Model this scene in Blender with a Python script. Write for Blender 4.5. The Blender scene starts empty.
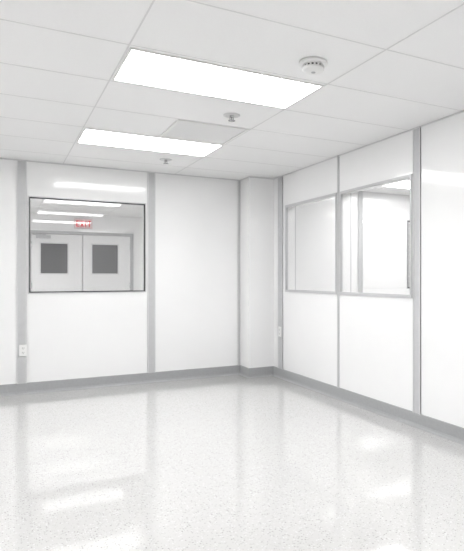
import bpy, bmesh, math
from mathutils import Vector
S = bpy.context.scene
S.view_settings.view_transform = 'Standard'
S.view_settings.look = 'None'
S.view_settings.exposure = 0.0

L_MAIN, L_SIDE, L_CORR = 12.9, 12.5, 23.0
H = 2.44
XL, XR = -3.60, 2.98       # room left / right wall faces
YF, YB = -2.60, 6.41       # front / back wall faces
T = 0.12
XE = 7.40                  # far side of neighbouring room
YC = 11.50                 # far wall of corridor

# ---------------- materials ----------------
def mat(name, col, rough=0.5, metal=0.0, spec=0.5, noise=0.0, nscale=20, bump=0.0, bscale=200, coat=0.0):
    m = bpy.data.materials.new(name); m.use_nodes = True
    nt = m.node_tree; b = nt.nodes['Principled BSDF']
    b.inputs['Base Color'].default_value = (*col, 1)
    b.inputs['Roughness'].default_value = rough
    b.inputs['Metallic'].default_value = metal
    b.inputs['Specular IOR Level'].default_value = spec
    b.inputs['Coat Weight'].default_value = coat
    b.inputs['Coat Roughness'].default_value = 0.08
    tc = nt.nodes.new('ShaderNodeTexCoord')
    if noise > 0:
        n = nt.nodes.new('ShaderNodeTexNoise'); n.inputs['Scale'].default_value = nscale
        r = nt.nodes.new('ShaderNodeValToRGB')
        r.color_ramp.elements[0].position = 0.35; r.color_ramp.elements[1].position = 0.65
        r.color_ramp.elements[0].color = (*[c*(1-noise) for c in col], 1)
        r.color_ramp.elements[1].color = (*col, 1)
        nt.links.new(tc.outputs['Object'], n.inputs['Vector'])
        nt.links.new(n.outputs['Fac'], r.inputs['Fac'])
        nt.links.new(r.outputs['Color'], b.inputs['Base Color'])
    if bump > 0:
        n2 = nt.nodes.new('ShaderNodeTexNoise'); n2.inputs['Scale'].default_value = bscale
        bp = nt.nodes.new('ShaderNodeBump'); bp.inputs['Strength'].default_value = bump
        bp.inputs['Distance'].default_value = 0.002
        nt.links.new(tc.outputs['Object'], n2.inputs['Vector'])
        nt.links.new(n2.outputs['Fac'], bp.inputs['Height'])
        nt.links.new(bp.outputs['Normal'], b.inputs['Normal'])
    return m

def emis(name, col, s):
    m = bpy.data.materials.new(name); m.use_nodes = True
    nt = m.node_tree; nt.nodes.clear()
    e = nt.nodes.new('ShaderNodeEmission'); e.inputs['Color'].default_value = (*col, 1)
    e.inputs['Strength'].default_value = s
    o = nt.nodes.new('ShaderNodeOutputMaterial'); nt.links.new(e.outputs[0], o.inputs[0])
    return m

def glassmat(name, tint=(0.99, 0.99, 0.99)):
    m = bpy.data.materials.new(name); m.use_nodes = True
    nt = m.node_tree; nt.nodes.clear(); L = nt.links.new
    t = nt.nodes.new('ShaderNodeBsdfTransparent'); t.inputs['Color'].default_value = (*tint, 1)
    g = nt.nodes.new('ShaderNodeBsdfGlossy'); g.inputs['Roughness'].default_value = 0.01
    # Schlick reflectance, same from both sides of the thin sheet
    ge = nt.nodes.new('ShaderNodeNewGeometry')
    d = nt.nodes.new('ShaderNodeVectorMath'); d.operation = 'DOT_PRODUCT'
    L(ge.outputs['Normal'], d.inputs[0]); L(ge.outputs['Incoming'], d.inputs[1])
    def mth(op, a, b=None):
        n = nt.nodes.new('ShaderNodeMath'); n.operation = op
        for i, v in enumerate((a, b)):
            if v is None: continue
            if isinstance(v, (int, float)): n.inputs[i].default_value = v
            else: L(v, n.inputs[i])
        return n.outputs[0]
    c = mth('ABSOLUTE', d.outputs['Value'])
    r = mth('POWER', mth('SUBTRACT', 1.0, c), 5.0)
    f = mth('ADD', mth('MULTIPLY', r, 0.957), 0.043)
    mx = nt.nodes.new('ShaderNodeMixShader'); o = nt.nodes.new('ShaderNodeOutputMaterial')
    L(f, mx.inputs[0]); L(t.outputs[0], mx.inputs[1]); L(g.outputs[0], mx.inputs[2]); L(mx.outputs[0], o.inputs[0])
    return m

M_wall = mat('wall_panel_white', (0.90, 0.90, 0.90), rough=0.08, noise=0.01, nscale=3, bump=0.015, bscale=5)
M_ceil = mat('ceiling_tile_white', (0.92, 0.92, 0.92), rough=0.7, noise=0.015, nscale=120)
M_grid = mat('ceiling_grid_grey', (0.74, 0.74, 0.74), rough=0.6)
M_strip = mat('batten_aluminium_grey', (0.55, 0.555, 0.56), rough=0.4, noise=0.03)
M_stripL = mat('batten_lip_light', (0.70, 0.70, 0.705), rough=0.35)
M_base = mat('cove_base_vinyl_grey', (0.38, 0.385, 0.39), rough=0.35, noise=0.05, nscale=40)
M_black = mat('gasket_black', (0.015, 0.015, 0.017), rough=0.5)
M_alu = mat('frame_aluminium', (0.58, 0.58, 0.59), rough=0.35, metal=0.2)
M_plast = mat('plastic_white', (0.84, 0.84, 0.83), rough=0.35)
M_slot = mat('slot_dark', (0.06, 0.06, 0.06), rough=0.5)
M_vent = mat('diffuser_grey', (0.86, 0.86, 0.86), rough=0.6)
M_chrome = mat('chrome', (0.55, 0.55, 0.56), rough=0.2, metal=1.0)
M_door = mat('door_paint_lightgrey', (0.80, 0.80, 0.80), rough=0.35, noise=0.02)
M_dframe = mat('door_frame_grey', (0.50, 0.50, 0.51), rough=0.4)
M_dglass = mat('dark_vision_glass', (0.14, 0.14, 0.145), rough=0.08)
M_red = emis('exit_red', (0.85, 0.10, 0.12), 0.9)
M_signw = mat('sign_face', (0.80, 0.66, 0.66), rough=0.5)
M_glass = glassmat('window_glass')
M_louv = mat('blind_slat_grey', (0.62, 0.62, 0.63), rough=0.5)
M_lens = emis('light_lens', (1.0, 1.0, 1.0), L_MAIN)
M_lensS = emis('light_lens_side', (1.0, 1.0, 1.0), L_SIDE)
M_lensC = emis('added_light_corridor', (1.0, 1.0, 1.0), L_CORR)

# speckled floor
def floor_mat():
    m = bpy.data.materials.new('floor_speckled_vinyl'); m.use_nodes = True
    nt = m.node_tree; b = nt.nodes['Principled BSDF']; L = nt.links.new
    tc = nt.nodes.new('ShaderNodeTexCoord')
    base = nt.nodes.new('ShaderNodeRGB'); base.outputs[0].default_value = (0.610, 0.604, 0.594, 1)
    prev = base.outputs[0]
    for sc, thr, col, seed in ((80, 0.22, (0.36, 0.352, 0.342), 0), (115, 0.26, (0.47, 0.465, 0.455), 7.3), (90, 0.27, (0.71, 0.71, 0.71), 13.1)):
        mp = nt.nodes.new('ShaderNodeMapping'); mp.inputs['Location'].default_value = (seed, seed*1.7, 0)
        L(tc.outputs['Object'], mp.inputs['Vector'])
        nz = nt.nodes.new('ShaderNodeTexNoise'); nz.inputs['Scale'].default_value = sc*1.4
        L(mp.outputs[0], nz.inputs['Vector'])
        vm = nt.nodes.new('ShaderNodeMix'); vm.data_type = 'VECTOR'; vm.inputs[0].default_value = 0.007
        L(mp.outputs[0], vm.inputs[4]); L(nz.outputs['Color'], vm.inputs[5])
        v = nt.nodes.new('ShaderNodeTexVoronoi'); v.inputs['Scale'].default_value = sc
        L(vm.outputs[1], v.inputs['Vector'])
        sep = nt.nodes.new('ShaderNodeSeparateColor'); L(v.outputs['Color'], sep.inputs[0])
        lt = nt.nodes.new('ShaderNodeMath'); lt.operation = 'LESS_THAN'; lt.inputs[1].default_value = 0.22
        L(sep.outputs[0], lt.inputs[0])
        ms = nt.nodes.new('ShaderNodeMath'); ms.operation = 'LESS_THAN'; ms.inputs[1].default_value = thr*1.4
        L(v.outputs['Distance'], ms.inputs[0])
        mu = nt.nodes.new('ShaderNodeMath'); mu.operation = 'MULTIPLY'
        L(lt.outputs[0], mu.inputs[0]); L(ms.outputs[0], mu.inputs[1])
        mx = nt.nodes.new('ShaderNodeMix'); mx.data_type = 'RGBA'
        L(mu.outputs[0], mx.inputs[0]); L(prev, mx.inputs[6]); mx.inputs[7].default_value = (*col, 1)
        prev = mx.outputs[2]
    L(prev, b.inputs['Base Color'])
    b.inputs['Roughness'].default_value = 0.06
    b.inputs['Coat Weight'].default_value = 0.8
    b.inputs['Coat Roughness'].default_value = 0.04
    n2 = nt.nodes.new('ShaderNodeTexNoise'); n2.inputs['Scale'].default_value = 7
    L(tc.outputs['Object'], n2.inputs['Vector'])
    bp = nt.nodes.new('ShaderNodeBump'); bp.inputs['Strength'].default_value = 0.02; bp.inputs['Distance'].default_value = 0.003
    L(n2.outputs['Fac'], bp.inputs['Height']); L(bp.outputs[0], b.inputs['Normal']); L(bp.outputs[0], b.inputs['Coat Normal'])
    return m
M_floor = floor_mat()

# ---------------- mesh helpers ----------------
def newobj(name, bm, mats, parent=None, smooth=False):
    me = bpy.data.meshes.new(name); bm.to_mesh(me); bm.free()
    for m in mats: me.materials.append(m)
    if smooth:
        for p in me.polygons: p.use_smooth = True
    o = bpy.data.objects.new(name, me); S.collection.objects.link(o)
    if parent: o.parent = parent
    return o

def bbox(bm, a, b, mi=0):
    x0, y0, z0 = a; x1, y1, z1 = b
    x0, x1 = min(x0, x1), max(x0, x1); y0, y1 = min(y0, y1), max(y0, y1); z0, z1 = min(z0, z1), max(z0, z1)
    v = [bm.verts.new(p) for p in ((x0,y0,z0),(x1,y0,z0),(x1,y1,z0),(x0,y1,z0),(x0,y0,z1),(x1,y0,z1),(x1,y1,z1),(x0,y1,z1))]
    for f in ((0,3,2,1),(4,5,6,7),(0,1,5,4),(1,2,6,5),(2,3,7,6),(3,0,4,7)):
        fc = bm.faces.new([v[i] for i in f]); fc.material_index = mi

def boxes(name, lst, mats, parent=None, bevel=0):
    bm = bmesh.new()
    for it in lst: bbox(bm, it[0], it[1], it[2] if len(it) > 2 else 0)
    o = newobj(name, bm, mats, parent)
    if bevel:
        md = o.modifiers.new('bevel', 'BEVEL'); md.width = bevel; md.segments = 2; md.limit_method = 'ANGLE'
    return o

def lathe(bm, prof, c, mi=0, seg=32):
    rings = []
    for r, z in prof:
        rings.append([bm.verts.new((c[0]+r*math.cos(2*math.pi*i/seg), c[1]+r*math.sin(2*math.pi*i/seg), c[2]+z)) for i in range(seg)])
    for a, b in zip(rings, rings[1:]):
        for i in range(seg):
            f = bm.faces.new((a[i], a[(i+1) % seg], b[(i+1) % seg], b[i])); f.material_index = mi; f.smooth = True
    for r in (rings[0], rings[-1]):
        f = bm.faces.new(r); f.material_index = mi
    bmesh.ops.recalc_face_normals(bm, faces=bm.faces)

def empty(name, loc=(0,0,0)):
    e = bpy.data.objects.new(name, None); S.collection.objects.link(e); e.empty_display_size = 0.1
    return e

# ---------------- room shell ----------------
WZ0, WZ1 = 1.045, 2.07
boxes('floor', [((XL-T, YF-T, -0.1), (XE+T, YC+T, 0))], [M_floor])
boxes('ceiling', [((XL-T, YF-T, H), (XE+T, YC+T, H+0.1))], [M_ceil])

def wall_x(name, y0, y1, xa, xb, holes):   # wall running in X
    l = []; cur = xa
    for (h0, h1, z0, z1) in holes:
        l.append(((cur, y0, 0), (h0, y1, H)))
        l.append(((h0, y0, 0), (h1, y1, z0))); l.append(((h0, y0, z1), (h1, y1, H))); cur = h1
    l.append(((cur, y0, 0), (xb, y1, H)))
    return boxes(name, l, [M_wall])
def wall_y(name, x0, x1, ya, yb, holes):
    l = []; cur = ya
    for (h0, h1, z0, z1) in holes:
        l.append(((x0, cur, 0), (x1, h0, H)))
        l.append(((x0, h0, 0), (x1, h1, z0))); l.append(((x0, h0, z1), (x1, h1, H))); cur = h1
    l.append(((x0, cur, 0), (x1, yb, H)))
    return boxes(name, l, [M_wall])

BW = (0.257, 1.478)
W4 = (5.32, 6.30)
RW1 = (4.665, 5.80); RW2 = (3.515, 4.615)
wall_x('wall_back', YB, YB+T, XL, XE, [(BW[0], BW[1], WZ0, WZ1), (W4[0], W4[1], WZ0, WZ1)])
wall_y('wall_right', XR, XR+T, YF, YB, [(RW2[0], RW2[1], WZ0, WZ1), (RW1[0], RW1[1], WZ0, WZ1)])
wall_y('wall_left', XL-T, XL, YF, YC, [])
wall_x('wall_front', YF-T, YF, XL-T, XE+T, [])
wall_y('wall_far_right', XE, XE+T, YF, YC, [])
wall_x('wall_corridor', YC, YC+T, XL-T, XE+T, [])
PX, PY = 2.65, 6.13
boxes('corner_pilaster', [((PX, PY, 0), (XR, YB, H))], [M_wall])

# ---------------- battens (panel joints) ----------------
def batten_x(name, x0, x1, y, d=-1, z0=0.11, z1=H-0.001):
    e = 0.010
    return boxes(name, [((x0, y, z0), (x1, y+d*0.006, z1), 0),
                 ((x0, y, z0), (x0+e, y+d*0.011, z1), 1), ((x1-e, y, z0), (x1, y+d*0.011, z1), 1)], [M_strip, M_stripL])
def batten_y(name, x, y0, y1, d=-1, z0=0.11, z1=H-0.001):
    e = 0.010
    return boxes(name, [((x, y0, z0), (x+d*0.006, y1, z1), 0),
                 ((x, y0, z0), (x+d*0.011, y0+e, z1), 1), ((x, y1-e, z0), (x+d*0.011, y1, z1), 1)], [M_strip, M_stripL])
batten_x('trim_1', 0.155, 0.245, YB)
batten_x('trim_2', 1.495, 1.585, YB)
batten_x('trim_3', PX-0.035, PX-0.001, YB)
batten_y('trim_4', XR, 5.875, 6.00)
batten_y('trim_5', XR, 3.413, 3.503)
boxes('trim_6', [((XR-0.010, 4.625, 0.11), (XR, 4.655, H-0.001))], [M_strip])
batten_y('trim_7', XR, 1.00, 1.09)
batten_x('trim_8', -1.1, -1.01, YB)
batten_x('trim_9', 4.44, 4.52, YB)
# thin closure bead at the wall/ceiling junction
boxes('trim_10', [((XL, YB-0.008, H-0.012), (PX, YB, H-0.001)), ((XR-0.008, YF, H-0.012), (XR, PY, H-0.001)),
                  ((PX, PY-0.008, H-0.012), (XR-0.008, PY, H-0.001)), ((PX-0.008, PY-0.008, H-0.012), (PX, YB-0.008, H-0.001))], [M_stripL])

# ---------------- coved baseboards ----------------
def cove(name, path):
    prof = [(0, 0), (0.030, 0), (0.026, 0.004), (0.014, 0.012), (0.008, 0.026), (0.007, 0.108), (0.004, 0.113), (0, 0.113)]
    bm = bmesh.new(); n = len(path); rings = []
    for i, p in enumerate(path):
        p = Vector(p)
        ns = []
        if i > 0: d = (p-Vector(path[i-1])).normalized(); ns.append(Vector((d.y, -d.x)))
        if i < n-1: d = (Vector(path[i+1])-p).normalized(); ns.append(Vector((d.y, -d.x)))
        if len(ns) == 2:
            b = ns[0]+ns[1]; b = b/ (b.dot(ns[0]))
        else: b = ns[0]
        rings.append([bm.verts.new((p.x+b.x*o, p.y+b.y*o, z+0.0005)) for o, z in prof])
    m = len(prof)
    for a, b in zip(rings, rings[1:]):
        for i in range(m):
            bm.faces.new((a[i], a[(i+1) % m], b[(i+1) % m], b[i]))
    bm.faces.new(rings[0]); bm.faces.new(rings[-1])
    bmesh.ops.recalc_face_normals(bm, faces=bm.faces)
    return newobj(name, bm, [M_base])
cove('baseboard_back', [(XL, YB), (PX, YB), (PX, PY), (XR, PY)])
cove('baseboard_right', [(XR, PY-0.007), (XR, YF)])
cove('baseboard_left', [(XL, YF), (XL, YB)])
cove('baseboard_corridor', [(XL, YC), (0.40, YC)])

# ---------------- ceiling grid ----------------
gx = [0.595+1.22*i for i in range(-3, 6)]
gy = [2.355+0.60*i for i in range(-8, 16)]
lst = []
for x in gx: lst.append(((x-0.004, YF, H-0.002), (x+0.004, YC, H)))
for y in gy: lst.append(((XL, y-0.004, H-0.0015), (XE, y+0.004, H)))
boxes('ceiling_grid', lst, [M_grid])

# ---------------- recessed light panels ----------------
def light(x0, y0, m, w=1.20, h=0.535):
    e = empty('ceiling_light_panel')
    f = 0.012
    z1 = H-0.001; z0 = H-0.008
    boxes('frame', [((x0, y0, z0), (x0+w, y0+f, z1)), ((x0, y0+h-f, z0), (x0+w, y0+h, z1)),
                    ((x0, y0+f, z0), (x0+f, y0+h-f, z1)), ((x0+w-f, y0+f, z0), (x0+w, y0+h-f, z1))], [M_plast], e)
    boxes('lens', [((x0+f, y0+f, H-0.006), (x0+w-f, y0+h-f, H-0.002))], [m], e)
for y in (4.775, 2.985, 1.19, -0.61):
    light(0.605, y, M_lens)
for y in (4.775, 2.985, 1.19, -0.61):
    light(0.605-1.22*3, y, M_lens)
light(4.26, 5.37, M_lensS)
light(3.12, 3.58, M_lensS)  # added off-grid panel, out of view, brightens the neighbouring room's back wall
light(5.49, 3.58, M_lensS)
light(4.26, 1.18, M_lensS)
for x in (-0.62, 1.83, 4.27): light(x, 7.2, M_lensC)  # hidden panels, added to brighten the corridor behind window_1
light(-1.84, 9.6, M_lensC)  # another added corridor light, outside the camera view

# ---------------- air diffuser ----------------
e = empty('air_diffuser')
x0, x1, y0, y1 = 1.205, 1.800, 4.165, 4.745
boxes('frame', [((x0, y0, H-0.010), (x1, y0+0.02, H-0.001)), ((x0, y1-0.02, H-0.010), (x1, y1, H-0.001)),
                ((x0, y0+0.02, H-0.010), (x0+0.02, y1-0.02, H-0.001)), ((x1-0.02, y0+0.02, H-0.010), (x1, y1-0.02, H-0.001))], [M_plast], e)
sl = [((x0+0.02, y0+0.02, H-0.003), (x1-0.02, y1-0.02, H-0.001))]
k = 22
for i in range(k):
    yy = y0+0.025+(y1-y0-0.05)*i/(k-1)
    sl.append(((x0+0.02, yy-0.004, H-0.005), (x1-0.02, yy+0.004, H-0.003)))
boxes('perforated_face', sl, [M_vent], e)

# ---------------- sprinklers ----------------
def sprinkler(x, y):
    e = empty('fire_sprinkler')
    bm = bmesh.new()
    lathe(bm, [(0.064, -0.001), (0.064, -0.004), (0.058, -0.008), (0.044, -0.009), (0.040, -0.005), (0.020, -0.005)], (x, y, H), 0, 40)
    newobj('escutcheon', bm, [M_stripL], e)
    bm = bmesh.new()
    lathe(bm, [(0.015, -0.005), (0.015, -0.016), (0.010, -0.020)], (x, y, H), 0, 16)
    lathe(bm, [(0.004, -0.020), (0.004, -0.040)], (x, y, H), 0, 8)
    lathe(bm, [(0.008, -0.038), (0.026, -0.041), (0.026, -0.044), (0.006, -0.045)], (x, y, H), 0, 20)
    for s in (-1, 1):
        bbox(bm, (x+s*0.014-0.003, y-0.003, H-0.040), (x+s*0.014+0.003, y+0.003, H-0.014))
    newobj('head', bm, [M_chrome], e)
sprinkler(1.53, 3.87); sprinkler(1.508, 5.66)

# ---------------- smoke detector ----------------
e = empty('smoke_detector')
c = (1.557, 2.69, H)
bm = bmesh.new()
lathe(bm, [(0.078, -0.001), (0.081, -0.006), (0.081, -0.017), (0.074, -0.021), (0.060, -0.022)], c, 0, 48)
lathe(bm, [(0.063, -0.036), (0.061, -0.048), (0.050, -0.056), (0.030, -0.059), (0.001, -0.060)], c, 0, 48)
for i in range(16):
    a = 2*math.pi*i/16; r = 0.058
    cx, cy = c[0]+r*math.cos(a), c[1]+r*math.sin(a)
    bbox(bm, (cx-0.004, cy-0.004, H-0.038), (cx+0.004, cy+0.004, H-0.020))
newobj('housing', bm, [M_plast], e)
bm = bmesh.new(); lathe(bm, [(0.05, -0.018), (0.05, -0.038)], c, 0, 32); newobj('sensing_chamber', bm, [M_slot], e)
bm = bmesh.new(); lathe(bm, [(0.012, -0.058), (0.012, -0.063), (0.006, -0.064)], c, 0, 16); newobj('test_button', bm, [M_dframe], e)

# ---------------- outlets ----------------
def outlet(name, pos, axis):
    e = empty(name)
    def P(u, d, z):
        return (pos[0]+u, pos[1]-d, pos[2]+z) if axis == 'x' else (pos[0]-d, pos[1]+u, pos[2]+z)
    boxes('cover_plate', [(P(-0.038, 0.0, -0.06), P(0.038, 0.006, 0.06))], [M_plast], e, 0.002)
    boxes('receptacles', [(P(-0.017, 0.006, 0.008), P(0.017, 0.009, 0.040)), (P(-0.017, 0.006, -0.040), P(0.017, 0.009, -0.008))], [M_plast], e, 0.001)
    s = []
    for zc in (0.026, -0.022):
        s += [(P(-0.009, 0.009, zc-0.006), P(-0.006, 0.0095, zc+0.006)), (P(0.006, 0.009, zc-0.006), P(0.009, 0.0095, zc+0.006)),
              (P(-0.003, 0.009, zc-0.014), P(0.003, 0.0095, zc-0.010))]
    boxes('slots', s, [M_slot], e)
outlet('wall_outlet', (0.212, YB-0.011, 0.455), 'x')
outlet('wall_outlet', (XR-0.011, 5.93, 0.56), 'y')

# ---------------- windows ----------------
def window_x(name, x0, x1, y, z0, z1):
    e = empty(name)
    d = 0.010
    boxes('frame', [((x0, y-d, z0), (x1, y+T+d, z0+0.010)), ((x0, y-d, z1-0.010), (x1, y+T+d, z1)),
          ((x0, y-d, z0+0.010), (x0+0.010, y+T+d, z1-0.010)), ((x1-0.010, y-d, z0+0.010), (x1, y+T+d, z1-0.010))], [M_alu], e)
    b0, b1 = 0.010, 0.021
    boxes('gasket', [((x0+b0, y-d+0.002, z0+b0), (x1-b0, y+0.02, z0+b1)), ((x0+b0, y-d+0.002, z1-b1), (x1-b0, y+0.02, z1-b0)),
          ((x0+b0, y-d+0.002, z0+b1), (x0+b1, y+0.02, z1-b1)), ((x1-b1, y-d+0.002, z0+b1), (x1-b0, y+0.02, z1-b1))], [M_black], e)
    boxes('pane', [((x0+b0, y+0.010, z0+b0), (x1-b0, y+0.0105, z1-b0))], [M_glass], e)
    return e
window_x('window_1', BW[0], BW[1], YB, WZ0, WZ1)
w4 = window_x('window_4', W4[0], W4[1], YB, WZ0, WZ1)
sl = []
for i in range(12):
    z = WZ0+0.03+i*0.080
    sl.append(((W4[0]+0.022, YB+0.05, z), (W4[1]-0.022, YB+0.085, z+0.070)))
boxes('blind_slats', sl, [M_louv], w4)

def window_y(name, y0, y1, x, z0, z1):
    e = empty(name); a, d = 0.020, 0.012
    def ring(xa, xb, o, i):
        return [((xa, y0+o, z0+o), (xb, y1-o, z0+i)), ((xa, y0+o, z1-i), (xb, y1-o, z1-o)),
                ((xa, y0+o, z0+i), (xb, y0+i, z1-i)), ((xa, y1-i, z0+i), (xb, y1-o, z1-i))]
    boxes('frame', ring(x-d, x+0.012, 0, a)+ring(x+T, x+T+d, -0.012, 0.006), [M_alu], e)
    boxes('reveal', ring(x+0.012, x+T, 0, 0.006), [M_wall], e)
    boxes('glazing_bead', ring(x-d+0.004, x+0.012, a, a+0.007), [M_strip], e)
    boxes('pane', [((x+0.008, y0+a, z0+a), (x+0.0085, y1-a, z1-a))], [M_glass], e)
window_y('window_2', RW1[0], RW1[1], XR, WZ0, WZ1)
window_y('window_3', RW2[0], RW2[1], XR, WZ0, WZ1)

# ---------------- corridor double doors ----------------
DY = YC
def door(name, x0, x1, wx0, wx1, hinge_left):
    e = empty(name)
    y1 = DY-0.002; y0 = DY-0.046; zt = 2.04; a, b = 1.28, 1.87
    boxes('leaf', [((x0, y0, 0.01), (wx0, y1, zt)), ((wx1, y0, 0.01), (x1, y1, zt)), ((wx0, y0, 0.01), (wx1, y1, a)), ((wx0, y0, b), (wx1, y1, zt))], [M_door], e)
    boxes('vision_glass', [((wx0+0.01, y0+0.02, a+0.01), (wx1-0.01, y0+0.026, b-0.01))], [M_dglass], e)
    boxes('vision_frame', [((wx0-0.015, y0-0.006, a-0.015), (wx1+0.015, y0+0.01, a+0.01)), ((wx0-0.015, y0-0.006, b-0.01), (wx1+0.015, y0+0.01, b+0.015)),
            ((wx0-0.015, y0-0.006, a+0.01), (wx0+0.01, y0+0.01, b-0.01)), ((wx1-0.01, y0-0.006, a+0.01), (wx1+0.015, y0+0.01, b-0.01))], [M_stripL], e)
    hx = x0 if hinge_left else x1
    boxes('hinges', [((hx-0.012, y0-0.012, z), (hx+0.012, y0, z+0.11)) for z in (0.25, 1.0, 1.78)], [M_chrome], e)
    boxes('push_bar', [((x0+0.10, y0-0.055, 0.88), (x1-0.10, y0-0.03, 0.93)), ((x0+0.10, y0-0.055, 0.87), (x0+0.16, y0, 0.94)), ((x1-0.16, y0-0.055, 0.87), (x1-0.10, y0, 0.94))], [M_chrome], e)
    boxes('kick_plate', [((x0+0.04, y0-0.003, 0.03), (x1-0.04, y0, 0.28))], [M_chrome], e)
    if hinge_left:
        boxes('door_closer', [((x0+0.08, y0-0.06, 1.955), (x0+0.33, y0, 2.01)), ((x0+0.02, y0-0.085, 2.012), (x0+0.25, y0-0.06, 2.028)), ((x0+0.02, y0-0.1, 2.028), (x0+0.05, y0, 2.04))], [M_dframe], e)
    return e
door('door_1', 0.515, 1.410, 0.665, 1.155, True)
door('door_2', 1.425, 2.325, 1.585, 2.09, False)
boxes('trim_11', [((0.455, DY-0.06, 0), (0.512, DY-0.001, 2.10)), ((2.328, DY-0.06, 0), (2.385, DY-0.001, 2.10)), ((0.512, DY-0.06, 2.043), (2.328, DY-0.001, 2.10))], [M_dframe])

# exit sign above the doors
e = empty('exit_sign')
boxes('sign_box', [((1.27, DY-0.05, 2.17), (1.60, DY-0.001, 2.36))], [M_signw], e, 0.004)
def letter(ch, x, z, w, h, s, y):
    L = []
    if ch == 'E': L = [(0, 0, s, h), (s, 0, w, s), (s, h-s, w, h), (s, h/2-s/2, w*0.85, h/2+s/2)]
    if ch == 'I': L = [(w/2-s/2, 0, w/2+s/2, h)]
    if ch == 'T': L = [(w/2-s/2, 0, w/2+s/2, h-s), (0, h-s, w, h)]
    return [((x+a, y-0.003, z+b), (x+c_, y, z+d)) for a, b, c_, d in L]
bm = bmesh.new()
yy = DY-0.05
for ch, xo in (('E', 1.30), ('I', 1.445), ('T', 1.51)):
    for A, B in letter(ch, xo, 2.20, 0.058, 0.125, 0.016, yy): bbox(bm, A, B)
for s in (0, 1):
    xa, xb = (1.375, 1.42) if s == 0 else (1.42, 1.375)
    vs = []
    for yv in (yy-0.003, yy):
        vs.append([bm.verts.new(p) for p in ((xa, yv-0.0002*s, 2.20), (xa+0.018, yv-0.0002*s, 2.20), (xb+0.018, yv-0.0002*s, 2.325), (xb, yv-0.0002*s, 2.325))])
    a, b = vs
    bm.faces.new(a); bm.faces.new(b[::-1])
    for i in range(4): bm.faces.new((a[i], b[i], b[(i+1) % 4], a[(i+1) % 4]))
bmesh.ops.recalc_face_normals(bm, faces=bm.faces)
newobj('lettering', bm, [M_red], e)

# ---------------- world & camera ----------------
w = bpy.data.worlds.new('world'); S.world = w; w.use_nodes = True
w.node_tree.nodes['Background'].inputs[0].default_value = (0.8, 0.8, 0.8, 1)
w.node_tree.nodes['Background'].inputs[1].default_value = 0.5

cd = bpy.data.cameras.new('camera'); co = bpy.data.objects.new('camera', cd); S.collection.objects.link(co)
co.location = (0, 0, 1.22); co.rotation_euler = (math.radians(90), 0, -math.radians(28.78))
cd.sensor_fit = 'VERTICAL'; cd.sensor_height = 36; cd.lens = 548/551*36
cd.shift_x = (232-301)/551; cd.shift_y = 1.5/551
cd.clip_start = 0.05; cd.clip_end = 100
S.camera = co
